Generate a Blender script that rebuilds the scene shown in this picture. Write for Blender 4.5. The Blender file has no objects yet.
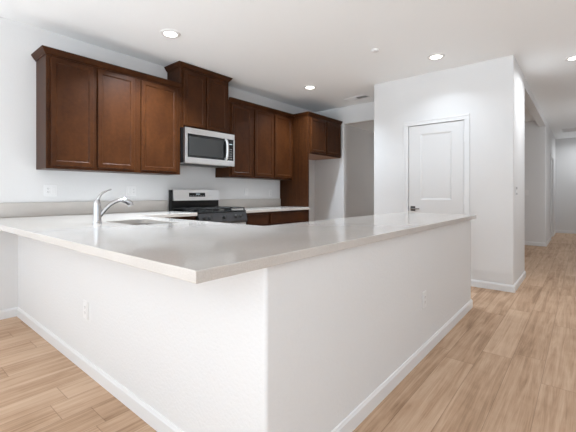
import bpy, bmesh, math, random
from mathutils import Vector, Matrix
random.seed(7)
PI = math.pi
C = bpy.context.scene.collection
SC = bpy.context.scene

# ------------------------------------------------------------------ camera
F_PX, CY, EYE, YAW = 351.9, 193.82, 1.1385, 39.933
cd = bpy.data.cameras.new('camera')
cd.sensor_fit = 'HORIZONTAL'; cd.sensor_width = 36.0
cd.lens = 36.0 * F_PX / 576.0
cd.shift_x = 0.0
cd.shift_y = (CY - 216.0) / 576.0
cd.clip_start = 0.02; cd.clip_end = 200
cam = bpy.data.objects.new('camera', cd); C.objects.link(cam)
cam.location = (0, 0, EYE)
cam.rotation_euler = (PI / 2, 0, math.radians(YAW))
SC.camera = cam

# ------------------------------------------------------------------ world, light, exposure
w = bpy.data.worlds.new('daylight'); SC.world = w; w.use_nodes = True
bg = w.node_tree.nodes['Background']
bg.inputs[0].default_value = (0.90, 0.985, 1.06, 1); bg.inputs[1].default_value = 0.5
SC.view_settings.view_transform = 'Standard'
SC.view_settings.look = 'None'
SC.view_settings.gamma = 1.0
SC.view_settings.use_curve_mapping = False
SC.view_settings.exposure = 0.28
SC.cycles.diffuse_bounces = 7
SC.cycles.max_bounces = 12
SC.cycles.sample_clamp_indirect = 6.0

COOL = (0.893, 0.988, 1.075)
def area(name, loc, rot, sx, sy, power, col=COOL, spread=180):
    l = bpy.data.lights.new(name, 'AREA'); l.shape = 'RECTANGLE'
    l.size = sx; l.size_y = sy; l.energy = power; l.color = col
    l.spread = math.radians(spread)
    o = bpy.data.objects.new(name, l); C.objects.link(o)
    o.location = loc; o.rotation_euler = rot
    return o
# daylight coming through the living-room glazing behind the camera
E_S, E_E, E_DIN, E_HALL = 14.0, 9.0, 2.1, 10.0
for i, x in enumerate((-2.6, 0.0, 2.3)):
    area('window_daylight', (x, -4.30, 1.30), (math.radians(90), 0, 0), 2.0, 2.2, E_S)
for i, y in enumerate((-1.6, 1.6)):
    area('side_window_daylight', (3.30, y, 1.45), (math.radians(90), 0, math.radians(90)), 2.0, 1.9, E_E)
# added upward fills for the ceiling, standing in for sunlight off unseen ground and floor
E_UP_OUT, E_UP_IN = 2500.0, 105.0
area('outdoor_uplight_fill', (0.0, -8.2, 0.02), (math.radians(180), 0, 0), 12.0, 7.0, E_UP_OUT)
area('indoor_uplight_fill', (-0.2, -3.2, 0.02), (math.radians(180), 0, 0), 6.6, 1.9, E_UP_IN)
# added fill lights in the room behind the pantry and hallway; no window there
area('back_room_fill', (-3.3, 9.25, 1.45), (math.radians(90), 0, math.radians(180)), 1.2, 1.4, E_DIN, (0.96, 0.99, 1.02))
area('hall_fill', (0.80, 8.6, 1.5), (math.radians(90), 0, math.radians(90)), 1.6, 1.9, E_HALL, (0.96, 0.99, 1.02))
# power of the recessed ceiling lights: over the left cabinets, by the refrigerator niche, pantry, hallway entrance, and an added unseen one in the far hallway
W_KITCHEN, W_NICHE, W_PANTRY, W_ENTRY, W_FAR_FILL = 46.0, 22.0, 3.5, 14.0, 9.0

# ------------------------------------------------------------------ materials
def mat(name, base, rough=0.5, metal=0.0, spec=0.5):
    m = bpy.data.materials.new(name); m.use_nodes = True
    b = m.node_tree.nodes['Principled BSDF']
    b.inputs['Base Color'].default_value = (*base, 1)
    b.inputs['Roughness'].default_value = rough
    b.inputs['Metallic'].default_value = metal
    b.inputs['Specular IOR Level'].default_value = spec
    return m, m.node_tree.nodes, m.node_tree.links, b

def math_node(N, L, op, a, b=None, c=None):
    n = N.new('ShaderNodeMath'); n.operation = op
    for i, v in enumerate((a, b, c)):
        if v is None: continue
        if isinstance(v, (int, float)): n.inputs[i].default_value = v
        else: L.new(v, n.inputs[i])
    return n.outputs[0]

def noise(N, L, vec, scale, detail=3, rough=0.5, dist=0.0):
    n = N.new('ShaderNodeTexNoise'); n.inputs['Scale'].default_value = scale
    n.inputs['Detail'].default_value = detail; n.inputs['Roughness'].default_value = rough
    n.inputs['Distortion'].default_value = dist
    if vec is not None: L.new(vec, n.inputs['Vector'])
    return n.outputs['Fac']

def ramp(N, L, fac, stops):
    n = N.new('ShaderNodeValToRGB'); e = n.color_ramp.elements
    while len(e) < len(stops): e.new(0.5)
    for k, (p, c) in enumerate(stops):
        e[k].position = p; e[k].color = (*c, 1)
    L.new(fac, n.inputs[0]); return n.outputs[0]

def world_pos(N):
    return N.new('ShaderNodeNewGeometry').outputs['Position']

def bump(N, L, b, h, strength, dist):
    n = N.new('ShaderNodeBump'); n.inputs['Strength'].default_value = strength
    n.inputs['Distance'].default_value = dist
    L.new(h, n.inputs['Height']); L.new(n.outputs[0], b.inputs['Normal'])

def painted(name, col, rough, strength):
    m, N, L, b = mat(name, col, rough, 0, 0.3)
    p = world_pos(N)
    h = noise(N, L, p, 62, 2, 0.5)
    bump(N, L, b, h, strength, 0.008)
    return m
M = {}
M['wall'] = painted('wall_paint', (0.71, 0.71, 0.71), 0.6, 0.12)
M['half_wall'] = painted('textured_wall_paint', (0.71, 0.71, 0.71), 0.6, 0.26)
M['ceiling'] = painted('ceiling_paint', (0.92, 0.94, 0.95), 0.7, 0.15)
M['trim'] = mat('trim_paint', (0.735, 0.738, 0.742), 0.35)[0]
M['door'] = mat('door_paint', (0.69, 0.69, 0.69), 0.38)[0]
M['plastic'] = mat('white_plastic', (0.76, 0.76, 0.76), 0.35)[0]
M['slot'] = mat('outlet_slot', (0.12, 0.12, 0.12), 0.5)[0]
M['grey_plastic'] = mat('grey_plastic', (0.33, 0.33, 0.33), 0.5)[0]
M['vent_dark'] = mat('vent_cavity', (0.05, 0.05, 0.05), 0.7)[0]

def floor_material():
    m, N, L, b = mat('oak_plank_floor', (0.4, 0.27, 0.18), 0.5, 0, 0.08)
    p = world_pos(N)
    sx = N.new('ShaderNodeSeparateXYZ'); L.new(p, sx.inputs[0])
    W, LEN = 0.182, 1.22
    u = math_node(N, L, 'DIVIDE', math_node(N, L, 'ADD', sx.outputs[0], 40.05), W)
    row = math_node(N, L, 'FLOOR', u)
    wn = N.new('ShaderNodeTexWhiteNoise'); wn.noise_dimensions = '1D'; L.new(row, wn.inputs['W'])
    v = math_node(N, L, 'ADD', math_node(N, L, 'DIVIDE', math_node(N, L, 'ADD', sx.outputs[1], 40.0), LEN), wn.outputs['Value'])
    pl = math_node(N, L, 'FLOOR', v)
    cb = N.new('ShaderNodeCombineXYZ'); L.new(row, cb.inputs[0]); L.new(pl, cb.inputs[1])
    wn2 = N.new('ShaderNodeTexWhiteNoise'); wn2.noise_dimensions = '2D'; L.new(cb.outputs[0], wn2.inputs['Vector'])
    rnd = wn2.outputs['Value']
    # grain coordinate: stretched along the plank, shifted per plank
    sc = N.new('ShaderNodeVectorMath'); sc.operation = 'MULTIPLY'; L.new(p, sc.inputs[0]); sc.inputs[1].default_value = (20.0, 1.0, 1)
    ad = N.new('ShaderNodeVectorMath'); ad.operation = 'MULTIPLY_ADD'
    L.new(wn2.outputs['Color'], ad.inputs[0]); ad.inputs[1].default_value = (31, 17, 5); L.new(sc.outputs[0], ad.inputs[2])
    g1 = noise(N, L, ad.outputs[0], 1.0, 5, 0.62, 1.1)
    sc2 = N.new('ShaderNodeVectorMath'); sc2.operation = 'MULTIPLY'; L.new(ad.outputs[0], sc2.inputs[0]); sc2.inputs[1].default_value = (5, 2.6, 1)
    g2 = noise(N, L, sc2.outputs[0], 1.6, 4, 0.65, 0.2)
    g3 = noise(N, L, p, 5.0, 3, 0.5, 0.4)
    f = math_node(N, L, 'MULTIPLY', g1, 0.56)
    f = math_node(N, L, 'MULTIPLY_ADD', g2, 0.26, f)
    f = math_node(N, L, 'MULTIPLY_ADD', g3, 0.16, f)
    f = math_node(N, L, 'MULTIPLY_ADD', rnd, 0.15, f)
    col = ramp(N, L, f, [(0.34, (0.245, 0.147, 0.088)), (0.50, (0.450, 0.300, 0.197)), (0.60, (0.540, 0.376, 0.260)), (0.76, (0.640, 0.472, 0.344))])
    # thin joints between planks
    fu = math_node(N, L, 'FRACT', u); fv = math_node(N, L, 'FRACT', v)
    eu = math_node(N, L, 'MINIMUM', fu, math_node(N, L, 'SUBTRACT', 1.0, fu))
    ev = math_node(N, L, 'MINIMUM', fv, math_node(N, L, 'SUBTRACT', 1.0, fv))
    ju = math_node(N, L, 'LESS_THAN', eu, 0.009); jv = math_node(N, L, 'LESS_THAN', ev, 0.0014)
    j = math_node(N, L, 'MAXIMUM', ju, jv)
    mx = N.new('ShaderNodeMix'); mx.data_type = 'RGBA'; mx.blend_type = 'MULTIPLY'
    L.new(math_node(N, L, 'MULTIPLY', j, 0.45), mx.inputs[0]); L.new(col, mx.inputs[6]); mx.inputs[7].default_value = (0.25, 0.2, 0.17, 1)
    L.new(mx.outputs[2], b.inputs['Base Color'])
    L.new(math_node(N, L, 'MULTIPLY_ADD', g2, 0.2, 0.42), b.inputs['Roughness'])
    h = math_node(N, L, 'MULTIPLY_ADD', j, -0.6, g2)
    bump(N, L, b, h, 0.12, 0.002)
    return m
M['floor'] = floor_material()

def wood(name, dark, light, rough=0.36, scale=1.0, grain=False):
    m, N, L, b = mat(name, light, rough, 0, 0.14)
    p = world_pos(N)
    sc = N.new('ShaderNodeVectorMath'); sc.operation = 'MULTIPLY'; L.new(p, sc.inputs[0])
    sc.inputs[1].default_value = (30, 30, 1.6) if grain else (7, 7, 3.2)
    a = noise(N, L, sc.outputs[0], scale, 4, 0.6, 0.3)
    a2 = noise(N, L, p, 26, 3, 0.6)
    f = math_node(N, L, 'MULTIPLY_ADD', a2, 0.4, math_node(N, L, 'MULTIPLY', a, 0.65))
    col = ramp(N, L, f, [(0.34, dark), (0.70, light)])
    L.new(col, b.inputs['Base Color'])
    bump(N, L, b, a2, 0.05, 0.001)
    return m
M['wood'] = wood('brown_stained_maple', (0.030, 0.0090, 0.0026), (0.060, 0.0200, 0.0060))
M['wood_grain'] = wood('brown_stained_veneer', (0.023, 0.0070, 0.0022), (0.058, 0.0200, 0.0062), 0.4, 1.6, True)
M['raw_wood'] = mat('cabinet_underside', (0.36, 0.19, 0.11), 0.5)[0]
M['recess'] = mat('toe_kick', (0.02, 0.012, 0.01), 0.6)[0]

def quartz():
    m, N, L, b = mat('greige_quartz', (0.55, 0.52, 0.49), 0.09, 0, 0.5)
    p = world_pos(N)
    n = noise(N, L, p, 260, 2, 0.6)
    n2 = noise(N, L, p, 3.5, 3, 0.5)
    f = math_node(N, L, 'MULTIPLY_ADD', n2, 0.35, math_node(N, L, 'MULTIPLY', n, 0.65))
    col = ramp(N, L, f, [(0.35, (0.50, 0.468, 0.436)), (0.65, (0.60, 0.568, 0.534))])
    L.new(col, b.inputs['Base Color'])
    return m
M['quartz'] = quartz()

def brushed(name, base, rough, axis):
    m, N, L, b = mat(name, base, rough, 1.0)
    p = world_pos(N)
    sc = N.new('ShaderNodeVectorMath'); sc.operation = 'MULTIPLY'; L.new(p, sc.inputs[0]); sc.inputs[1].default_value = axis
    n = noise(N, L, sc.outputs[0], 1.0, 3, 0.6)
    L.new(math_node(N, L, 'MULTIPLY_ADD', n, 0.16, rough - 0.08), b.inputs['Roughness'])
    return m
M['steel'] = brushed('brushed_stainless', (0.72, 0.72, 0.72), 0.30, (300, 6, 300))
M['sink_steel'] = brushed('sink_stainless', (0.34, 0.33, 0.32), 0.26, (40, 200, 40))
M['chrome'] = mat('chrome', (0.58, 0.58, 0.59), 0.10, 1.0)[0]
M['dark_steel'] = brushed('black_stainless', (0.10, 0.10, 0.105), 0.32, (300, 6, 300))
M['black_gloss'] = mat('black_glass', (0.008, 0.008, 0.008), 0.06, 0, 0.35)[0]
M['black_enamel'] = mat('black_enamel', (0.008, 0.008, 0.008), 0.16, 0, 0.22)[0]
M['iron'] = mat('cast_iron', (0.010, 0.010, 0.010), 0.45, 0, 0.25)[0]
M['black_plastic'] = mat('black_plastic', (0.02, 0.02, 0.02), 0.4)[0]
M['mesh_glass'] = mat('oven_window_glass', (0.030, 0.030, 0.029), 0.12, 0, 0.4)[0]

def emit(name, col, strength):
    m, N, L, b = mat(name, col, 0.4)
    b.inputs['Emission Color'].default_value = (*col, 1); b.inputs['Emission Strength'].default_value = strength
    return m
M['lens'] = emit('lamp_lens', (1.0, 0.95, 0.86), 6.0)
M['display'] = emit('clock_display', (0.45, 0.55, 0.60), 0.3)

# ------------------------------------------------------------------ mesh helpers
def new(): return bmesh.new()

def box(bm, lo, hi, bev=0.0, seg=2):
    lo = Vector(lo); hi = Vector(hi)
    r = bmesh.ops.create_cube(bm, size=1.0)
    vs = r['verts']
    for v in vs:
        v.co = Vector((lo[i] + (v.co[i] + 0.5) * (hi[i] - lo[i]) for i in range(3)))
    if bev > 0:
        es = list({e for v in vs for e in v.link_edges})
        bmesh.ops.bevel(bm, geom=es, offset=bev, segments=seg, profile=0.5, affect='EDGES', clamp_overlap=True)
    return bm

def prism(bm, pts, z0, z1):
    """vertical prism over a plan polygon"""
    a = [bm.verts.new((x, y, z0)) for x, y in pts]
    b = [bm.verts.new((x, y, z1)) for x, y in pts]
    bm.faces.new(a[::-1]); bm.faces.new(b)
    n = len(pts)
    for i in range(n):
        bm.faces.new((a[i], a[(i + 1) % n], b[(i + 1) % n], b[i]))
    return bm

def rounded(pts, radii, seg=5):
    """round chosen plan corners; radii[i]==0 keeps the corner"""
    out = []; n = len(pts)
    for i in range(n):
        p = Vector(pts[i]); r = radii[i]
        if r <= 0: out.append(tuple(p)); continue
        a = (Vector(pts[i - 1]) - p).normalized(); b = (Vector(pts[(i + 1) % n]) - p).normalized()
        for k in range(seg + 1):
            t = k / seg
            s = p + a * r; e = p + b * r; c = p + a * r + b * r
            ang = t * PI / 2
            q = c - b * r * math.cos(ang) - a * r * math.sin(ang)
            out.append(tuple(q))
    return out

def lathe(bm, prof, centre, axis='Z', seg=24):
    """prof: list of (radius, height) revolved round an axis through centre"""
    c = Vector(centre); rings = []
    def put(r, h, a):
        x, y = r * math.cos(a), r * math.sin(a)
        if axis == 'Z': return c + Vector((x, y, h))
        if axis == 'X': return c + Vector((h, x, y))
        return c + Vector((x, h, y))
    for r, h in prof:
        if r < 1e-6: rings.append([bm.verts.new(put(0, h, 0))])
        else: rings.append([bm.verts.new(put(r, h, 2 * PI * k / seg)) for k in range(seg)])
    for a, b in zip(rings, rings[1:]):
        for k in range(seg):
            j = (k + 1) % seg
            if len(a) == 1 and len(b) == 1: continue
            if len(a) == 1: bm.faces.new((a[0], b[k], b[j]))
            elif len(b) == 1: bm.faces.new((a[k], a[j], b[0]))
            else: bm.faces.new((a[k], a[j], b[j], b[k]))
    for ring in (rings[0], rings[-1]):
        if len(ring) > 1: bm.faces.new(ring)
    return bm

def tube(bm, pts, radii, seg=12, flat=1.0):
    """swept tube along points; flat squashes the section vertically"""
    pts = [Vector(p) for p in pts]; rings = []
    for i, p in enumerate(pts):
        t = (pts[min(i + 1, len(pts) - 1)] - pts[max(i - 1, 0)]).normalized()
        up = Vector((0, 0, 1)) if abs(t.z) < 0.95 else Vector((1, 0, 0))
        s = t.cross(up).normalized(); u = s.cross(t).normalized()
        r = radii[i] if isinstance(radii, (list, tuple)) else radii
        rings.append([bm.verts.new(p + s * r * math.cos(2 * PI * k / seg) + u * r * flat * math.sin(2 * PI * k / seg)) for k in range(seg)])
    for a, b in zip(rings, rings[1:]):
        for k in range(seg):
            j = (k + 1) % seg
            bm.faces.new((a[k], a[j], b[j], b[k]))
    bm.faces.new(rings[0][::-1]); bm.faces.new(rings[-1])
    return bm

def spline(ctrl, n=20):
    """Catmull-Rom through control points"""
    P = [Vector(p) for p in ctrl]; P = [P[0] * 2 - P[1]] + P + [P[-1] * 2 - P[-2]]
    out = []
    m = len(P) - 3
    for i in range(m):
        for k in range(n):
            t = k / n
            a, b, c, d = P[i:i + 4]
            out.append(0.5 * ((2 * b) + (c - a) * t + (2 * a - 5 * b + 4 * c - d) * t * t + (3 * b - a - 3 * c + d) * t ** 3))
    out.append(P[-2]); return out

def root_world(o):
    v = Vector((0, 0, 0))
    while o is not None:
        v += Vector(o.location); o = o.parent
    return v

def obj(name, bm, m, parent=None, smooth=False, angle=35, origin=None):
    bmesh.ops.recalc_face_normals(bm, faces=bm.faces[:])
    off = root_world(parent) if parent is not None else Vector((0, 0, 0))
    loc = Vector(origin) if origin is not None else Vector((0, 0, 0))
    if origin is not None: loc = loc - off
    for v in bm.verts: v.co -= off + loc
    me = bpy.data.meshes.new(name); bm.to_mesh(me); bm.free()
    for mm in (m if isinstance(m, (list, tuple)) else [m]): me.materials.append(mm)
    if smooth:
        for p in me.polygons: p.use_smooth = True
        try: me.set_sharp_from_angle(angle=math.radians(angle))
        except Exception: pass
    o = bpy.data.objects.new(name, me); C.objects.link(o)
    o.location = loc
    if parent is not None: o.parent = parent
    return o

def thing(name, label, cat, loc, group=None):
    o = bpy.data.objects.new(name, None); C.objects.link(o)
    o.empty_display_size = 0.1; o.location = loc
    o['label'] = label; o['category'] = cat
    if group: o['group'] = group
    return o

def tag(o, label, cat, group=None):
    o['label'] = label; o['category'] = cat
    if group: o['group'] = group
    return o

def struct(name, bm, m, parent=None, **k):
    o = obj(name, bm, m, parent, **k)
    if parent is None: o['kind'] = 'structure'
    return o

# ------------------------------------------------------------------ dimensions
XB = -4.044            # kitchen wall with the cabinets
YF = 5.657             # far wall with the cased opening
XK, YK = -0.609, 4.786 # corner of the pantry block
ZC = 2.743
YS, XE = -4.4, 3.4     # living-room walls behind the camera
YD = 9.40              # far wall of the room behind the pantry
YH, XH = 12.95, 0.85   # end wall and right wall of the hallway
ZT = 0.922             # worktop height

# ------------------------------------------------------------------ structure
bm = new(); box(bm, (-5.0, YS - 0.2, -0.12), (XE + 0.2, YH + 0.2, 0)); struct('floor', bm, M['floor'])
bm = new(); box(bm, (-5.0, YS - 0.2, ZC), (XE + 0.2, YH + 0.2, ZC + 0.12)); struct('ceiling', bm, M['ceiling'])
bm = new(); box(bm, (XB - 0.12, YS, 0), (XB, YF + 0.115, ZC)); struct('wall_left', bm, M['wall'])
# far wall: bullnosed stub beside the refrigerator niche plus header over the opening
bm = new()
prism(bm, rounded([(XB, YF), (-3.39, YF), (-3.39, YF + 0.115), (XB, YF + 0.115)], [0, 0.018, 0.018, 0]), 0, 2.432)
box(bm, (XB, YF, 2.432), (-2.24, YF + 0.115, ZC))
struct('wall_far', bm, M['wall'], smooth=True)
# pantry block: front wall with a door hole, hall side, kitchen side
bm = new()
prism(bm, rounded([(-1.122, YK), (XK, YK), (XK, 5.79), (XK - 0.12, 5.79), (XK - 0.12, YK + 0.12), (-1.122, YK + 0.12)], [0, 0.014, 0.014, 0, 0, 0]), 0, ZC)
prism(bm, rounded([(-2.359, YK), (-1.852, YK), (-1.852, YK + 0.12), (-2.239, YK + 0.12), (-2.239, YF + 0.115), (-2.359, YF + 0.115)], [0.014, 0, 0, 0, 0, 0]), 0, ZC)
box(bm, (-1.852, YK, 2.075), (-1.122, YK + 0.12, ZC))
struct('wall_pantry', bm, M['wall'], smooth=True)
bm = new(); box(bm, (-2.24, 5.67, 0), (XK - 0.12, 5.79, ZC)); struct('wall_pantry_back', bm, M['wall'])
# header of the wide hallway opening and the wall beyond it
bm = new(); box(bm, (XK - 0.12, 5.79, 2.60), (XK, YD, ZC)); struct('wall_hall_header', bm, M['wall'])
bm = new()
prism(bm, rounded([(XK, YD), (XK, 10.86), (XK - 0.12, 10.86), (XK - 0.12, YD)], [0.014, 0, 0, 0.0]), 0, ZC)
box(bm, (XK - 0.12, 10.86, 2.06), (XK, 11.74, ZC))
box(bm, (XK - 0.12, 11.74, 0), (XK, YH, ZC))
struct('wall_hall_left', bm, M['wall'], smooth=True)
bm = new(); box(bm, (-4.32, YD, 0), (XK - 0.12, YD + 0.12, ZC)); struct('wall_beyond', bm, M['wall'])
bm = new(); box(bm, (-4.32, YF + 0.115, 0), (-4.20, YD, ZC)); struct('wall_beyond_left', bm, M['wall'])
bm = new(); box(bm, (-1.9, YH, 0), (XH + 0.12, YH + 0.12, ZC)); struct('wall_hall_end', bm, M['wall'])
bm = new(); box(bm, (XH, YK, 0), (XH + 0.12, YH, ZC)); box(bm, (XH + 0.12, YK, 0), (XE, YK + 0.12, ZC)); struct('wall_hall_right', bm, M['wall'])
# living-room walls behind the camera, with the glazed openings
bm = new()
xs = (-3.7, -1.5, -1.1, 1.1, 1.25, 3.3)
box(bm, (XB, YS - 0.12, 2.45), (XE, YS, ZC))
for a, b in ((XB, -3.65), (-1.55, -1.05), (1.05, 1.25), (3.35, XE)):
    box(bm, (a, YS - 0.12, 0), (b, YS, 2.45))
struct('wall_back', bm, M['wall'])
bm = new()
box(bm, (XE, YS, 0), (XE + 0.12, YK + 0.12, 0.45)); box(bm, (XE, YS, 2.45), (XE + 0.12, YK + 0.12, ZC))
for a, b in ((YS, -2.65), (-0.55, 0.55), (2.65, YK + 0.12)):
    box(bm, (XE, a, 0.45), (XE + 0.12, b, 2.45))
struct('wall_right', bm, M['wall'])
def window_frame(n, a, b, z0, z1, along):
    bm = new()
    def bar(u0, u1, v0, v1):
        if along == 'X': box(bm, (u0, YS - 0.09, v0), (u1, YS - 0.03, v1), 0.004)
        else: box(bm, (XE + 0.03, u0, v0), (XE + 0.09, u1, v1), 0.004)
    mid = (a + b) / 2
    for u in (a, mid - 0.03, b - 0.06): bar(u, u + 0.06, z0, z1)
    bar(a, b, z0, z0 + 0.06); bar(a, b, z1 - 0.06, z1)
    struct('window_%d' % n, bm, M['trim'])
window_frame(1, -3.65, -1.55, 0.0, 2.45, 'X'); window_frame(2, -1.05, 1.05, 0.0, 2.45, 'X'); window_frame(3, 1.25, 3.35, 0.0, 2.45, 'X')
window_frame(4, -2.65, -0.55, 0.45, 2.45, 'Y'); window_frame(5, 0.55, 2.65, 0.45, 2.45, 'Y')

# L-shaped half wall of the peninsula, bullnosed at its outside corners
XP, YP, PE = -0.857, 0.902, 3.883
bm = new()
prism(bm, rounded([(XB, YP), (XP, YP), (XP, PE), (XP - 0.12, PE), (XP - 0.12, YP + 0.12), (XB, YP + 0.12)], [0, 0.016, 0.016, 0.016, 0, 0]), 0, ZT - 0.038)
struct('wall_peninsula', bm, M['half_wall'], smooth=True)

# baseboards: profile boards running along plan polylines (outer face on the given side)
def baseboard(name, runs, h=0.083, t=0.0125):
    """runs: (x0, y0, x1, y1, nx, ny, m0, m1): a wall-face segment, its outward normal, and the mitre at
    each end (+1 outside corner, -1 inside corner, 0 square)"""
    bm = new()
    for x0, y0, x1, y1, nx, ny, m0, m1 in runs:
        ln = math.hypot(x1 - x0, y1 - y0); ux, uy = (x1 - x0) / ln, (y1 - y0) / ln
        prof = [(0, 0), (t, 0), (t, h * 0.80), (t * 0.75, h * 0.86), (t * 0.45, h * 0.97), (0, h)]
        a = [bm.verts.new((x0 + nx * d - ux * d * m0, y0 + ny * d - uy * d * m0, z)) for d, z in prof]
        b = [bm.verts.new((x1 + nx * d + ux * d * m1, y1 + ny * d + uy * d * m1, z)) for d, z in prof]
        for i in range(len(prof)):
            j = (i + 1) % len(prof); bm.faces.new((a[i], a[j], b[j], b[i]))
        if m0 == 0: bm.faces.new(a[::-1])
        if m1 == 0: bm.faces.new(b)
    bmesh.ops.remove_doubles(bm, verts=bm.verts[:], dist=1e-5)
    struct(name, bm, M['trim'])
baseboard('baseboard_peninsula', [(XB, YP, XP, YP, 0, -1, -1, 1), (XP, YP, XP, PE, 1, 0, 1, 1), (XP, PE, XP - 0.12, PE, 0, 1, 1, 0)])
baseboard('baseboard_left', [(XB, YS, XB, YP, 1, 0, 0, -1)])
baseboard('baseboard_niche', [(XB, 4.64, XB, YF, 1, 0, 0, -1), (XB, YF, -3.39, YF, 0, -1, -1, 1), (-3.39, YF, -3.39, YF + 0.115, 1, 0, 1, 0)])
baseboard('baseboard_pantry', [(-2.359, YK, -1.905, YK, 0, -1, 0, 0), (-1.055, YK, XK, YK, 0, -1, 0, 1), (XK, YK, XK, 5.79, 1, 0, 1, 1), (XK, 5.79, -2.24, 5.79, 0, 1, 1, 0)])
baseboard('baseboard_beyond', [(-4.2, YF + 0.12, -4.2, YD, 1, 0, 0, -1), (-4.2, YD, XK, YD, 0, -1, -1, 1), (XK, YD, XK, 10.80, 1, 0, 1, 0)])
baseboard('baseboard_hall', [(XK, 11.80, XK, YH, 1, 0, 0, -1), (XK, YH, XH, YH, 0, -1, -1, -1), (XH, YH, XH, YK, -1, 0, -1, 1), (XH, YK, XE, YK, 0, -1, 1, -1), (XE, YK, XE, YS, -1, 0, -1, 0)])

# ------------------------------------------------------------------ panelled fronts
def panel_face(bm, P, u0, u1, v0, v1, t=0.019, stile=0.042, step=0.009, deep=0.0075, panels=None):
    """a door leaf: u,v in-plane, n outward; P(u,v,n)->xyz; one recessed panel or several given as rects"""
    def ring(a, b, c, d, n): return [bm.verts.new(P(*q, n)) for q in ((a, c), (b, c), (b, d), (a, d))]
    def bridge(r, s):
        for i in range(4):
            bm.faces.new((r[i], r[(i + 1) % 4], s[(i + 1) % 4], s[i]))
    e = 0.003
    r0 = ring(u0, u1, v0, v1, 0); bm.faces.new(r0)
    r1 = ring(u0, u1, v0, v1, t - e); bridge(r0, r1)
    r2 = ring(u0 + e, u1 - e, v0 + e, v1 - e, t); bridge(r1, r2)
    if panels is None: panels = [(u0 + stile, u1 - stile, v0 + stile, v1 - stile)]
    panels = sorted(panels, key=lambda q: q[2])
    # face split into bands: rails between panels, stiles at the sides
    prev = v0 + e
    for k, (a, b, c, d) in enumerate(panels):
        bm.faces.new([bm.verts.new(P(*q, t)) for q in ((u0 + e, prev), (u1 - e, prev), (u1 - e, c), (u0 + e, c))])
        bm.faces.new([bm.verts.new(P(*q, t)) for q in ((u0 + e, c), (a, c), (a, d), (u0 + e, d))])
        bm.faces.new([bm.verts.new(P(*q, t)) for q in ((b, c), (u1 - e, c), (u1 - e, d), (b, d))])
        prev = d
        s1 = ring(a, b, c, d, t)
        s2 = ring(a + step * 0.35, b - step * 0.35, c + step * 0.35, d - step * 0.35, t - deep * 0.35); bridge(s1, s2)
        s3 = ring(a + step, b - step, c + step, d - step, t - deep); bridge(s2, s3)
        bm.faces.new(s3)
    bm.faces.new([bm.verts.new(P(*q, t)) for q in ((u0 + e, prev), (u1 - e, prev), (u1 - e, v1 - e), (u0 + e, v1 - e))])
    bmesh.ops.remove_doubles(bm, verts=bm.verts[:], dist=1e-5)
    return bm

def crown(bm, xf, y0, y1, z, h, left, right, xback=XB):
    """mitred crown along a front at x=xf; left/right say whether it returns to the wall"""
    prof = [(0.0, 0.0), (0.006, 0.0), (0.008, 0.010), (0.016, 0.016), (0.030, 0.036), (0.034, 0.042), (0.034, 0.046), (0.040, 0.048), (0.040, h), (0.0, h)]
    rows = []
    for o, zz in prof:
        pts = []
        if left: pts += [(xback if left is True else left, y0 - o), (xf + o, y0 - o)]
        else: pts += [(xf + o, y0)]
        if right: pts += [(xf + o, y1 + o), (xback, y1 + o)]
        else: pts += [(xf + o, y1)]
        rows.append([bm.verts.new((x, y, z + zz)) for x, y in pts])
    n = len(prof)
    for i in range(n):
        a, b = rows[i], rows[(i + 1) % n]
        for k in range(len(a) - 1): bm.faces.new((a[k], a[k + 1], b[k + 1], b[k]))
    bm.faces.new([r[0] for r in rows]); bm.faces.new([r[-1] for r in rows][::-1])
    return bm

def cabinet(label, y0, y1, z0, z1, xf, doors, group=None, crown_z=None, ret=(False, False), name='wall_cabinet', drawers=(), kick=False, bottom=None, doorz=None):
    t = thing(name, label, 'cabinet', (XB, (y0 + y1) / 2, 0 if kick else z0), group)
    bm = new()
    zlo = 0.10 if kick else z0
    if kick:
        box(bm, (XB + 0.002, y0 + 0.001, 0.0), (xf - 0.075, y1 - 0.001, zlo))
    # carcass, with a face frame 19 mm deep at the front
    box(bm, (XB + 0.002, y0 + 0.001, zlo), (xf - 0.019, y1 - 0.001, z1), 0.001, 1)
    obj('carcass', bm, M['wood'], t)
    bm = new()
    box(bm, (xf - 0.0185, y0, zlo), (xf, y1, z1), 0.0012, 1)
    obj('face_frame', bm, M['wood'], t)
    P = lambda u, v, n: (xf + 0.0005 + n, u, v)
    for a, b in doors:
        za, zb = doorz if doorz else (z0 + 0.028, z1 - 0.045)
        bm = new(); panel_face(bm, P, a, b, za, zb); obj('door', bm, M['wood'], t)
    for a, b, c, d in drawers:
        bm = new(); box(bm, (xf + 0.0005, a, c), (xf + 0.0195, b, d), 0.004, 2); obj('drawer_front', bm, M['wood'], t)
    if bottom:
        bm = new(); box(bm, (XB + 0.003, y0 + 0.012, z0 - 0.004), (xf - 0.012, y1 - 0.012, z0 - 0.0005)); obj('bottom_panel', bm, M['raw_wood'], t)
    if crown_z:
        bm = new(); crown(bm, xf, y0, y1, crown_z, 0.058, *ret); obj('crown_moulding', bm, M['wood'], t)
    return t

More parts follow.
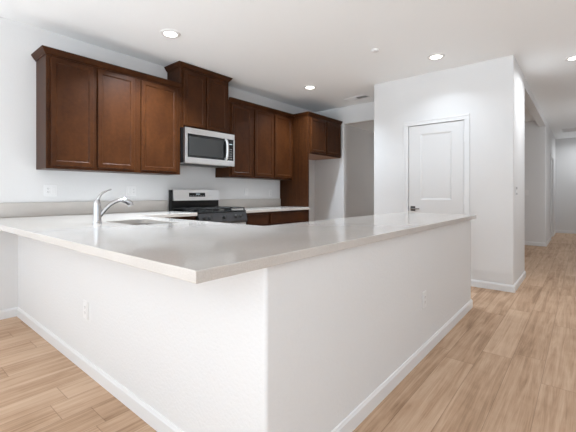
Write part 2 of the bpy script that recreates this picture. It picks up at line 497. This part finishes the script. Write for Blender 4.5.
XU = -3.749
GW = 'upper cabinets on the kitchen wall'
cabinet('wide two-door brown wall cabinet at the left end, above the faucet and sink', 1.042, 1.908, 1.372, 2.44, XU, [(1.077, 1.448), (1.486, 1.864)], GW, 2.413, (True, False))
cabinet('single-door brown wall cabinet just left of the microwave', 1.908, 2.437, 1.372, 2.44, XU, [(1.938, 2.388)], GW, 2.413)
cabinet('tall-set brown two-door cabinet directly above the microwave, raised to the ceiling', 2.440, 3.200, 1.95, 2.70, XU, [(2.478, 2.800), (2.826, 3.158)], GW, 2.678, (True, True))
cabinet('single-door brown wall cabinet just right of the microwave', 3.203, 3.662, 1.372, 2.44, XU, [(3.245, 3.624)], GW, 2.413)
cabinet('two-door brown wall cabinet between single-door one and the tall end panel', 3.662, 4.608, 1.372, 2.44, XU, [(3.698, 4.098), (4.142, 4.562)], GW, 2.413)
XFR = -3.43
cabinet('short deep brown two-door cabinet above the empty refrigerator niche', 4.634, 5.622, 1.80, 2.44, XFR, [(4.672, 5.112), (5.144, 5.590)], GW, 2.413, (False, False), bottom=True)
# tall panel closing the niche, with the crown returning along its kitchen side
ep = thing('end_panel', 'tall brown veneer panel from floor to crown beside the refrigerator niche', 'panel', (XB, 4.622, 0))
bm = new(); box(bm, (XB + 0.002, 4.6105, 0.0), (XFR, 4.6325, 2.44), 0.001, 1); obj('panel', bm, M['wood_grain'], ep)
bm = new(); crown(bm, XFR, 4.610, 4.6335, 2.413, 0.058, XU + 0.045, False); obj('crown_moulding', bm, M['wood'], ep)

# base cabinets
XC = -3.43
GB = 'base cabinets'
cabinet('brown base cabinet left of the range, its front a dark sliver above the worktop', 1.74, 2.435, 0.10, ZT - 0.039, XC, [(1.78, 2.40)], GB, name='base_cabinet', kick=True, drawers=[(1.78, 2.40, 0.715, 0.855)], doorz=(0.13, 0.69))
cabinet('brown base cabinet just right of the range with a narrow drawer', 3.205, 3.665, 0.10, ZT - 0.039, XC, [(3.235, 3.64)], GB, name='base_cabinet', kick=True, drawers=[(3.235, 3.64, 0.715, 0.855)], doorz=(0.13, 0.69))
cabinet('brown base cabinet with a wide drawer against the tall end panel', 3.665, 4.608, 0.10, ZT - 0.039, XC, [(3.69, 4.12), (4.15, 4.575)], GB, name='base_cabinet', kick=True, drawers=[(3.69, 4.575, 0.715, 0.855)], doorz=(0.13, 0.69))

# ------------------------------------------------------------------ worktops
def slab(bm, outer, hole, z0, z1, bev=0.003):
    """slab over a plan polygon with one optional hole, edges eased"""
    from mathutils.geometry import tessellate_polygon
    loops = [outer] + ([hole] if hole else [])
    flat = [p for l in loops for p in l]
    tris = tessellate_polygon([[Vector((x, y, 0)) for x, y in l] for l in loops])
    top = [bm.verts.new((x, y, z1)) for x, y in flat]; bot = [bm.verts.new((x, y, z0)) for x, y in flat]
    for a, b, c in tris:
        bm.faces.new((top[a], top[b], top[c])); bm.faces.new((bot[c], bot[b], bot[a]))
    s = 0
    for l in loops:
        n = len(l)
        for i in range(n):
            a, b = s + i, s + (i + 1) % n
            bm.faces.new((top[a], top[b], bot[b], bot[a]))
        s += n
    bmesh.ops.recalc_face_normals(bm, faces=bm.faces[:])
    if bev:
        es = [e for e in bm.edges if len(e.link_faces) == 2 and e.calc_face_angle(0) > 0.6
              and abs(e.verts[0].co.z - e.verts[1].co.z) < 1e-6]
        bmesh.ops.bevel(bm, geom=es, offset=bev, segments=2, profile=0.5, affect='EDGES')
    return bm
SX0, SX1, SY0, SY1 = -2.90, -2.34, 1.19, 1.53
hole = rounded([(SX0, SY0), (SX1, SY0), (SX1, SY1), (SX0, SY1)], [0.05] * 4, 5)
PXI, PYI = -1.64, 1.715
outer = [(XB + 0.001, 0.592), (-0.832, 0.592), (-0.832, 3.997), (PXI, 3.997), (PXI, PYI), (-3.40, PYI), (-3.40, 2.437), (XB + 0.001, 2.437)]
wt = thing('peninsula_worktop', 'large glossy greige quartz worktop wrapping the white half wall with the sink', 'worktop', (-1.6, 1.2, ZT - 0.038))
bm = new(); slab(bm, outer, hole, ZT - 0.038 + 0.0005, ZT); obj('slab', bm, M['quartz'], wt)
bm = new(); box(bm, (XB + 0.001, 0.592, ZT + 0.0005), (XB + 0.020, 2.437, ZT + 0.134), 0.002); obj('backsplash', bm, M['quartz'], wt)
wt2 = thing('wall_worktop', 'short quartz worktop between the range and the tall brown panel', 'worktop', (-3.7, 3.9, ZT - 0.038))
bm = new(); slab(bm, [(XB + 0.001, 3.203), (-3.40, 3.203), (-3.40, 4.609), (XB + 0.001, 4.609)], None, ZT - 0.038 + 0.0005, ZT); obj('slab', bm, M['quartz'], wt2)
bm = new(); box(bm, (XB + 0.001, 3.203, ZT + 0.0005), (XB + 0.020, 4.609, ZT + 0.134), 0.002); obj('backsplash', bm, M['quartz'], wt2)

# ------------------------------------------------------------------ sink
sk = thing('sink', 'undermount stainless steel sink set into the quartz worktop', 'sink', ((SX0 + SX1) / 2, (SY0 + SY1) / 2, ZT - 0.24))
bm = new()
def rr(inset, r, z):
    return [bm.verts.new((x, y, z)) for x, y in rounded([(SX0 + inset, SY0 + inset), (SX1 - inset, SY0 + inset), (SX1 - inset, SY1 - inset), (SX0 + inset, SY1 - inset)], [r] * 4, 5)]
loops = [rr(-0.02, 0.06, ZT - 0.0395), rr(-0.003, 0.052, ZT - 0.0395), rr(0.0, 0.05, ZT - 0.046), rr(0.012, 0.055, ZT - 0.20), rr(0.030, 0.06, ZT - 0.222), rr(0.10, 0.04, ZT - 0.228)]
for a, b in zip(loops, loops[1:]):
    n = len(a)
    for i in range(n): bm.faces.new((a[i], a[(i + 1) % n], b[(i + 1) % n], b[i]))
bm.faces.new(loops[-1])
obj('basin', bm, M['sink_steel'], sk, smooth=True, angle=50)
bm = new(); lathe(bm, [(0.0, 0.002), (0.03, 0.002), (0.045, 0.006), (0.055, 0.004), (0.056, 0.0)], ((SX0 + SX1) / 2, (SY0 + SY1) / 2, ZT - 0.2275))
obj('drain', bm, M['chrome'], sk, smooth=True)

# ------------------------------------------------------------------ faucet
FX, FY = -2.725, 1.078
fc = thing('faucet', 'chrome single-lever kitchen faucet standing on the worktop beside the sink', 'faucet', (FX, FY, ZT))
bm = new(); lathe(bm, [(0.034, 0.0005), (0.034, 0.004), (0.0295, 0.010), (0.0285, 0.03), (0.0275, 0.10), (0.026, 0.135), (0.022, 0.158), (0.014, 0.172), (0.0, 0.176)], (FX, FY, ZT), seg=28)
obj('body', bm, M['chrome'], fc, smooth=True, angle=60)
# spout arches over the bowl (towards +Y)
bm = new()
sp = spline([(FX + 0.002, FY + 0.012, ZT + 0.045), (FX + 0.006, FY + 0.045, ZT + 0.090), (FX + 0.012, FY + 0.092, ZT + 0.138), (FX + 0.018, FY + 0.140, ZT + 0.163), (FX + 0.022, FY + 0.175, ZT + 0.166)], 8)
tube(bm, sp, [0.0155 - 0.002 * i / len(sp) for i in range(len(sp))], 16)
obj('spout', bm, M['chrome'], fc, smooth=True, angle=60)
bm = new()
hd = spline([(FX + 0.022, FY + 0.173, ZT + 0.166), (FX + 0.026, FY + 0.206, ZT + 0.158), (FX + 0.028, FY + 0.228, ZT + 0.142), (FX + 0.028, FY + 0.236, ZT + 0.126)], 6)
tube(bm, hd, [0.0155 + 0.0065 * math.sin(min(1, i / (len(hd) * 0.6)) * PI / 2) for i in range(len(hd))], 16)
obj('spray_head', bm, M['chrome'], fc, smooth=True, angle=60)
bm = new()
lv = spline([(FX, FY + 0.000, ZT + 0.150), (FX + 0.001, FY + 0.010, ZT + 0.185), (FX + 0.003, FY + 0.030, ZT + 0.216), (FX + 0.005, FY + 0.065, ZT + 0.238), (FX + 0.007, FY + 0.098, ZT + 0.250)], 6)
tube(bm, lv, [0.017 - 0.0115 * min(1, i / (len(lv) * 0.75)) for i in range(len(lv))], 14, flat=0.8)
obj('lever', bm, M['chrome'], fc, smooth=True, angle=60)

# ------------------------------------------------------------------ range
RY0, RY1, RX0, RX1 = 2.443, 3.199, XB + 0.024, -3.405
rg = thing('gas_range', 'stainless and black gas range between the base cabinets under the microwave', 'range', ((RX0 + RX1) / 2, (RY0 + RY1) / 2, 0))
bm = new(); box(bm, (RX0, RY0, 0.03), (RX1 - 0.03, RY1, 0.905), 0.004); obj('body', bm, M['black_enamel'], rg)
bm = new(); box(bm, (RX0 + 0.05, RY0, 0.9055), (RX1 + 0.005, RY1, 0.925), 0.006, 3); obj('cooktop', bm, M['black_enamel'], rg)
bm = new()
# front control panel: slanted face
P = [(RX1 - 0.028, 0.775), (RX1 + 0.030, 0.775), (RX1 + 0.034, 0.80), (RX1 + 0.006, 0.905), (RX1 - 0.028, 0.905)]
a = [bm.verts.new((x, RY0 + 0.002, z)) for x, z in P]; b = [bm.verts.new((x, RY1 - 0.002, z)) for x, z in P]
for i in range(5): bm.faces.new((a[i], a[(i + 1) % 5], b[(i + 1) % 5], b[i]))
bm.faces.new(a[::-1]); bm.faces.new(b)
cp = obj('control_panel', bm, M['dark_steel'], rg)
for y in (RY0 + 0.08, RY0 + 0.16, (RY0 + RY1) / 2, RY1 - 0.185, RY1 - 0.105):
    bm = new(); lathe(bm, [(0.0, 0.0), (0.024, 0.0), (0.024, 0.006), (0.020, 0.012), (0.018, 0.030), (0.0, 0.032)], (0, 0, 0), axis='X', seg=20)
    bmesh.ops.transform(bm, matrix=Matrix.Translation((RX1 + 0.0205, y, 0.852)) @ Matrix.Rotation(math.radians(-14.5), 4, 'Y'), verts=bm.verts[:])
    obj('knob', bm, M['black_plastic'], rg, smooth=True)
od = bm = new(); box(bm, (RX1 - 0.0295, RY0 + 0.004, 0.20), (RX1 + 0.012, RY1 - 0.004, 0.768), 0.005)
dr = obj('oven_door', bm, M['steel'], rg)
bm = new(); box(bm, (RX1 + 0.0125, RY0 + 0.10, 0.32), (RX1 + 0.0145, RY1 - 0.10, 0.62), 0.0008, 1); obj('window', bm, M['black_gloss'], dr)
bm = new(); tube(bm, [(RX1 + 0.055, RY0 + 0.05, 0.715), (RX1 + 0.055, RY1 - 0.05, 0.715)], 0.011, 14)
for y in (RY0 + 0.09, RY1 - 0.09): tube(bm, [(RX1 + 0.0122, y, 0.715), (RX1 + 0.055, y, 0.715)], 0.008, 10)
obj('handle', bm, M['steel'], dr, smooth=True)
bm = new(); box(bm, (RX1 - 0.0295, RY0 + 0.004, 0.04), (RX1 + 0.010, RY1 - 0.004, 0.192), 0.005); obj('drawer', bm, M['steel'], rg)
# backguard: black lower strip, stainless fascia with rounded ends, display
bm = new(); box(bm, (RX0 + 0.002, RY0 + 0.002, 0.9055), (RX0 + 0.062, RY1 - 0.002, 1.188), 0.006, 3)
bgd = obj('backguard', bm, M['black_enamel'], rg)
bm = new()
x = RX0 + 0.0625
a = rounded([(RY0 + 0.018, 1.052), (RY1 - 0.010, 1.052), (RY1 - 0.010, 1.193), (RY0 + 0.018, 1.193)], [0.008, 0.008, 0.016, 0.016], 4)
v0 = [bm.verts.new((x, y, z)) for y, z in a]; v1 = [bm.verts.new((x + 0.030 - 0.10 * (z - 1.052), y, z)) for y, z in a]
n = len(a)
for i in range(n): bm.faces.new((v0[i], v0[(i + 1) % n], v1[(i + 1) % n], v1[i]))
bm.faces.new(v0[::-1]); bm.faces.new(v1)
obj('fascia', bm, M['steel'], bgd)
def on_fascia(z, d=0.0): return x + 0.030 - 0.10 * (z - 1.052) + d
bm = new()
vs = [(2.690, 1.100), (2.945, 1.100), (2.945, 1.152), (2.690, 1.152)]
v0 = [bm.verts.new((on_fascia(z, 0.0004), y, z)) for y, z in vs]; v1 = [bm.verts.new((on_fascia(z, 0.0020), y, z)) for y, z in vs]
for i in range(4): bm.faces.new((v0[i], v0[(i + 1) % 4], v1[(i + 1) % 4], v1[i]))
bm.faces.new(v0[::-1]); bm.faces.new(v1)
dsp = obj('display', bm, M['black_gloss'], bgd)
bm = new()
for y, w_, z0_, z1_ in [(2.800, 0.010, 1.128, 1.142), (2.815, 0.010, 1.128, 1.142), (2.832, 0.010, 1.128, 1.142), (2.848, 0.010, 1.128, 1.142)]:
    box(bm, (on_fascia(1.135, 0.0024), y, z0_), (on_fascia(1.135, 0.0030), y + w_, z1_))
obj('clock_digits', bm, M['display'], dsp)
bm = new()
for k in range(6):
    for z in (1.110,):
        y = 2.705 + k * 0.04
        box(bm, (on_fascia(z, 0.0022), y, z), (on_fascia(z, 0.0028), y + 0.022, z + 0.006))
obj('touch_keys', bm, M['grey_plastic'], dsp)
# burners and three grates
for bx, by, br in ((-3.82, 2.62, 0.042), (-3.82, 3.02, 0.036), (-3.55, 2.62, 0.050), (-3.55, 3.02, 0.045), (-3.685, 2.82, 0.040)):
    bm = new(); lathe(bm, [(0.0, 0.016), (br * 0.8, 0.016), (br, 0.012), (br, 0.006), (br * 1.25, 0.005), (br * 1.3, 0.0)], (bx, by, 0.9252), seg=20)
    obj('burner', bm, M['iron'], rg, smooth=True)
for k in range(3):
    y0 = RY0 + 0.012 + k * 0.2455; y1 = y0 + 0.240
    x0, x1 = RX0 + 0.085, RX1 - 0.012
    bm = new(); zt = 0.962; g = 0.006
    def bar(p, q): box(bm, (min(p[0], q[0]) - g, min(p[1], q[1]) - g, zt - 0.013), (max(p[0], q[0]) + g, max(p[1], q[1]) + g, zt), 0.002, 1)
    bar((x0, y0 + g), (x1, y0 + g)); bar((x0, y1 - g), (x1, y1 - g)); bar((x0, y0 + g), (x0, y1 - g)); bar((x1, y0 + g), (x1, y1 - g))
    xm = (x0 + x1) / 2; ym = (y0 + y1) / 2
    bar((xm, y0 + g), (xm, y1 - g))
    for xx in ((x0 + xm) / 2, (x1 + xm) / 2):
        bar((xx, y0 + g), (xx, ym - 0.03)); bar((xx, ym + 0.03), (xx, y1 - g))
    bar((x0, ym), (x0 + 0.09, ym)); bar((xm - 0.05, ym), (xm + 0.05, ym)); bar((x1 - 0.09, ym), (x1, ym))
    for xx in (x0, xm, x1):
        for yy in (y0 + g, y1 - g): box(bm, (xx - 0.007, yy - 0.006, 0.9255), (xx + 0.007, yy + 0.006, zt - 0.012))
    obj('grate', bm, M['iron'], rg)

# ------------------------------------------------------------------ microwave
MX = -3.645; MY0, MY1, MZ0, MZ1 = 2.443, 3.197, 1.508, 1.942
mw = thing('microwave', 'stainless over-the-range microwave hung under the raised brown cabinet', 'microwave', (XB, (MY0 + MY1) / 2, MZ0))
bm = new(); box(bm, (XB + 0.003, MY0, MZ0 + 0.012), (MX - 0.042, MY1, MZ1), 0.003); obj('body', bm, M['black_enamel'], mw)
bm = new(); box(bm, (XB + 0.01, MY0 + 0.01, MZ0), (MX - 0.06, MY1 - 0.01, MZ0 + 0.0115), 0.002); obj('underside', bm, M['grey_plastic'], mw)
MYB, MY0, MY1 = MY1, 2.440, 3.218   # the front is a little wider than the case
# door plate with its window opening cut
dy1 = 3.085
bm = new(); xa, xb = MX - 0.0415, MX
wy0, wy1, wz0, wz1 = MY0 + 0.034, 3.040, MZ0 + 0.076, MZ1 - 0.072
box(bm, (xa, MY0, MZ0 + 0.004), (xb, MY1, wz0), 0.003); box(bm, (xa, MY0, wz1), (xb, MY1, MZ1), 0.003)
box(bm, (xa, MY0, wz0), (xb, wy0, wz1), 0.0008, 1); box(bm, (xa, 3.200, wz0), (xb, MY1, wz1), 0.0008, 1)
dr = obj('door_frame', bm, M['steel'], mw)
bm = new(); box(bm, (xa, wy0 + 0.0005, wz0 + 0.0005), (xb - 0.003, 3.089, wz1 - 0.0005), 0.001, 1); gl = obj('glass', bm, M['black_gloss'], dr)
bm = new(); box(bm, (xb - 0.0028, wy0 + 0.020, wz0 + 0.028), (xb - 0.002, wy1 - 0.025, wz1 - 0.032)); obj('window', bm, M['mesh_glass'], gl)
bm = new(); box(bm, (xa, 3.091, wz0 + 0.0005), (xb - 0.001, 3.1995, wz1 - 0.0005), 0.001, 1); pn = obj('control_panel', bm, M['black_gloss'], mw)
bm = new(); box(bm, (xb - 0.0008, 3.120, 1.800), (xb - 0.0002, 3.176, 1.812)); obj('clock_digits', bm, M['display'], pn)
bm = new()
for r in range(5):
    for c in range(3): box(bm, (xb - 0.0008, 3.106 + c * 0.026, 1.61 + r * 0.030), (xb - 0.0002, 3.120 + c * 0.026, 1.622 + r * 0.030))
obj('touch_keys', bm, M['grey_plastic'], pn)
bm = new()
hp = spline([(MX - 0.004, 3.063, wz0 + 0.008), (MX + 0.026, 3.063, wz0 + 0.045), (MX + 0.036, 3.063, (wz0 + wz1) / 2), (MX + 0.026, 3.063, wz1 - 0.045), (MX - 0.004, 3.063, wz1 - 0.008)], 8)
tube(bm, hp, 0.0185, 14); obj('handle', bm, M['steel'], dr, smooth=True, angle=60)
bm = new()
box(bm, (MX - 0.20, 2.48, MZ0 - 0.010), (MX - 0.06, 3.16, MZ0 - 0.0005), 0.003)
obj('vent_filter', bm, M['black_plastic'], mw)

# ------------------------------------------------------------------ pantry door
DX0, DX1 = -1.838, -1.137
bm = new()
panel_face(bm, lambda u, v, n: (u, YK + 0.036 - n, v), DX0, DX1, 0.010, 2.060, t=0.035, stile=0.1, step=0.022, deep=0.009, panels=[(-1.678, -1.280, 0.24, 0.86), (-1.678, -1.280, 1.06, 1.943)])
door = struct('door_1', bm, M['door'])
bm = new()
w_ = 0.063
def casing(bm, x0, x1, zt, yf, w=0.063):
    for a, b in ((x0 - w, x0), (x1, x1 + w)):
        box(bm, (a, yf - 0.011, 0), (b, yf, zt), 0.003); 
        o = a if a < x0 else b - 0.020
        box(bm, (o, yf - 0.017, 0), (o + 0.020, yf - 0.0112, zt), 0.003)
    box(bm, (x0 - w, yf - 0.011, zt), (x1 + w, yf, zt + w), 0.003)
    box(bm, (x0 - w, yf - 0.017, zt + w - 0.020), (x1 + w, yf - 0.0112, zt + w), 0.003)
casing(bm, DX0 - 0.004, DX1 + 0.004, 2.066, YK)
# jamb lining the hole
for a, b in ((-1.8515, DX0 - 0.004), (DX1 + 0.004, -1.1225)): box(bm, (a, YK + 0.001, 0), (b, YK + 0.119, 2.066))
box(bm, (-1.8515, YK + 0.001, 2.066), (-1.1225, YK + 0.119, 2.0745))
struct('trim_1', bm, M['trim'])
for z in (0.25, 1.05, 1.835):
    bm = new(); tube(bm, [(DX1 + 0.0015, YK - 0.006, z - 0.045), (DX1 + 0.0015, YK - 0.006, z + 0.045)], 0.006, 10); obj('hinge', bm, M['steel'], door)
hz = 0.938; hx = DX0 + 0.060
bm = new(); box(bm, (hx - 0.032, YK - 0.007, hz - 0.032), (hx + 0.032, YK + 0.0005, hz + 0.032), 0.003); hn = obj('handle', bm, M['black_plastic'], door)
bm = new(); lathe(bm, [(0.012, 0), (0.012, -0.035)], (hx, YK - 0.0075, hz), axis='Y', seg=14); obj('spindle', bm, M['chrome'], hn)
bm = new(); box(bm, (hx - 0.014, YK - 0.054, hz - 0.009), (hx + 0.105, YK - 0.043, hz + 0.009), 0.004); obj('lever', bm, M['chrome'], hn)
bm = new(); box(bm, (DX0 - 0.0032, YK - 0.004, hz - 0.035), (DX0 - 0.0004, YK + 0.03, hz + 0.035)); obj('latch', bm, M['grey_plastic'], door)

# door in the hallway's left wall
bm = new(); panel_face(bm, lambda u, v, n: (XK - 0.045 + n, u, v), 10.90, 11.70, 0.01, 2.03, t=0.035, panels=[(11.02, 11.58, 0.24, 0.86), (11.02, 11.58, 1.06, 1.90)])
struct('door_2', bm, M['door'])
bm = new()
for a, b in ((10.80, 10.868), (11.732, 11.80)): box(bm, (XK, a, 0), (XK + 0.016, b, 2.05), 0.003)
box(bm, (XK, 10.80, 2.05), (XK + 0.016, 11.80, 2.118), 0.003)
for a, b in ((10.861, 10.897), (11.703, 11.739)): box(bm, (XK - 0.119, a, 0), (XK - 0.001, b, 2.035))
box(bm, (XK - 0.119, 10.861, 2.035), (XK - 0.001, 11.739, 2.059))
struct('trim_2', bm, M['trim'])

# ------------------------------------------------------------------ outlets and switches
def plate(label, kind, cat, origin, U, N, gangs, group=None, z=(0.062), rocker='duplex'):
    """wall plate; U = in-plane horizontal unit vector, N = outward normal"""
    o = thing(kind, label, cat, origin, group)
    O = Vector(origin); U = Vector(U); N = Vector(N); Zv = Vector((0, 0, 1))
    def bx(bm, u0, u1, z0, z1, n0, n1, bev):
        pts = [O + U * u + N * n + Zv * zz for u in (u0, u1) for n in (n0, n1) for zz in (z0, z1)]
        lo = [min(p[i] for p in pts) for i in range(3)]; hi = [max(p[i] for p in pts) for i in range(3)]
        box(bm, lo, hi, bev)
    w2 = 0.035 + 0.023 * (gangs - 1)
    bm = new(); bx(bm, -w2, w2, -0.058, 0.058, 0.0003, 0.006, 0.0022); obj('cover_plate', bm, M['plastic'], o)
    for g in range(gangs):
        c = (g - (gangs - 1) / 2) * 0.046
        r = rocker if isinstance(rocker, str) else rocker[g]
        if r == 'duplex':
            bm = new(); bx(bm, c - 0.0165, c + 0.0165, -0.034, 0.034, 0.0062, 0.0085, 0.001)
            s = obj('receptacle', bm, M['plastic'], o)
            bm = new()
            for dz in (-0.017, 0.017):
                for du in (-0.0065, 0.0065): bx(bm, c + du - 0.0013, c + du + 0.0013, dz - 0.002, dz + 0.007, 0.0086, 0.009, 0)
                bx(bm, c - 0.002, c + 0.002, dz - 0.009, dz - 0.005, 0.0086, 0.009, 0)
            obj('slots', bm, M['slot'], s)
        elif r == 'rocker':
            bm = new(); bx(bm, c - 0.0165, c + 0.0165, -0.033, 0.033, 0.0062, 0.0095, 0.0015); obj('rocker', bm, M['plastic'], o)
        elif r == 'dots':
            for dz in (-0.034, 0.034):
                bm = new(); bx(bm, c - 0.013, c + 0.013, dz - 0.013, dz + 0.013, 0.0062, 0.012, 0.003); obj('button', bm, M['grey_plastic'], o)
    return o
GO = 'outlets above the backsplash'
plate('white double wall plate under the left end of the brown wall cabinets', 'wall_outlet', 'outlet', (XB, 1.164, 1.172), (0, 1, 0), (1, 0, 0), 2, GO, rocker=('duplex', 'rocker'))
plate('white double wall plate behind the faucet, left of the range', 'wall_outlet', 'outlet', (XB, 1.978, 1.172), (0, 1, 0), (1, 0, 0), 2, GO, rocker=('rocker', 'duplex'))
plate('white wall outlet just right of the range, above the backsplash', 'wall_outlet', 'outlet', (XB, 3.815, 1.168), (0, 1, 0), (1, 0, 0), 1, GO)
plate('white wall outlet beside the tall brown panel, above the backsplash', 'wall_outlet', 'outlet', (XB, 4.365, 1.150), (0, 1, 0), (1, 0, 0), 1, GO)
plate('white outlet low on the brightly lit long face of the half wall', 'wall_outlet', 'outlet', (-2.445, YP, 0.394), (1, 0, 0), (0, -1, 0), 1, 'outlets on the half wall')
plate('white outlet low on the shaded half-wall face towards the hallway', 'wall_outlet', 'outlet', (XP, 2.517, 0.394), (0, 1, 0), (1, 0, 0), 1, 'outlets on the half wall')
plate('small plate with two grey buttons on the pantry wall corner facing the hallway', 'wall_switch', 'switch', (XK, 4.965, 1.172), (0, 1, 0), (1, 0, 0), 1, rocker='dots')
plate('faint white light switch on the shaded wall seen through the hallway opening', 'wall_switch', 'switch', (-0.95, YD, 1.16), (1, 0, 0), (0, -1, 0), 1, rocker='rocker')

# ------------------------------------------------------------------ ceiling fittings
def downlight(label, x, y, power):
    o = thing('recessed_downlight', label, 'ceiling light', (x, y, ZC), 'recessed ceiling lights')
    bm = new(); lathe(bm, [(0.062, -0.004), (0.066, -0.010), (0.080, -0.012), (0.094, -0.006), (0.097, -0.0005)], (x, y, ZC), seg=36)
    # open ring: drop the two caps
    for f in [f for f in bm.faces if len(f.verts) > 4]: bm.faces.remove(f)
    obj('trim_ring', bm, M['plastic'], o, smooth=True)
    bm = new(); lathe(bm, [(0.0, -0.0065), (0.063, -0.0065), (0.065, -0.001), (0.0, -0.001)], (x, y, ZC), seg=36)
    obj('lens', bm, M['lens'], o)
    l = bpy.data.lights.new('downlight_beam', 'AREA'); l.shape = 'DISK'; l.size = 0.12; l.spread = math.radians(125 if x < -1 else 165); l.energy = power; l.color = (0.87, 0.985, 1.10) if x < -1 else (0.95, 0.99, 1.03)
    lo = bpy.data.objects.new('downlight_beam', l); C.objects.link(lo); lo.location = (0, 0, -0.014); lo.parent = o
    return o
downlight('round recessed ceiling light nearest, above the left brown cabinets', -3.162, 1.946, W_KITCHEN)
downlight('round recessed ceiling light above the refrigerator niche end of the kitchen', -3.148, 4.277, W_NICHE)
downlight('round recessed ceiling light in front of the pantry door wall', -1.313, 4.263, W_PANTRY)
downlight('unseen round ceiling light added to brighten the end wall of the hallway', 0.20, 12.25, W_FAR_FILL)  # extra fitting out of view, added to brighten the hallway end wall
downlight('round recessed ceiling light cut by the right edge, over the hallway entrance', -0.068, 5.344, W_ENTRY)
bm = new(); lathe(bm, [(0.0, -0.022), (0.030, -0.022), (0.040, -0.016), (0.044, -0.004), (0.050, -0.0005)], (-1.768, 3.629, ZC), seg=24)
tag(obj('smoke_detector', bm, M['plastic'], smooth=True, origin=(-1.768, 3.629, ZC)), 'small round white detector on the ceiling between two ceiling lights', 'detector')

def vent(label, x0, x1, y0, y1, slats, split):
    o = thing('ceiling_vent', label, 'vent', ((x0 + x1) / 2, (y0 + y1) / 2, ZC))
    bm = new(); f = 0.022; z0, z1 = ZC - 0.010, ZC - 0.0005
    box(bm, (x0, y0, z0), (x1, y0 + f, z1), 0.002); box(bm, (x0, y1 - f, z0), (x1, y1, z1), 0.002)
    box(bm, (x0, y0 + f, z0), (x0 + f, y1 - f, z1), 0.002); box(bm, (x1 - f, y0 + f, z0), (x1, y1 - f, z1), 0.002)
    if split: box(bm, ((x0 + x1) / 2 - 0.008, y0 + f, z0), ((x0 + x1) / 2 + 0.008, y1 - f, z1))
    obj('frame', bm, M['plastic'], o)
    bm = new(); box(bm, (x0 + f, y0 + f, ZC - 0.002), (x1 - f, y1 - f, ZC - 0.0006)); obj('cavity', bm, M['vent_dark'], o)
    bm = new(); n = slats
    for half in ((0, 1) if split else (0,)):
        a = x0 + f if half == 0 else (x0 + x1) / 2; b = (x0 + x1) / 2 if (split and half == 0) else x1 - f
        for k in range(n):
            y = y0 + f + (k + 0.5) * (y1 - y0 - 2 * f) / n
            d = 0.006 if half == 0 else -0.006
            pts = [(y - d, ZC - 0.0025), (y + d, ZC - 0.010), (y + d + 0.001, ZC - 0.010), (y - d + 0.001, ZC - 0.0025)]
            v0 = [bm.verts.new((a, yy, zz)) for yy, zz in pts]; v1 = [bm.verts.new((b, yy, zz)) for yy, zz in pts]
            for i in range(4): bm.faces.new((v0[i], v0[(i + 1) % 4], v1[(i + 1) % 4], v1[i]))
            bm.faces.new(v0[::-1]); bm.faces.new(v1)
    obj('louvres', bm, M['plastic'], o)
vent('white slotted ceiling register near the pantry corner in the kitchen', -3.09, -2.68, 5.165, 5.315, 8, True)
vent('large white return vent on the far hallway ceiling', -0.40, 0.30, 11.0, 11.6, 16, False)
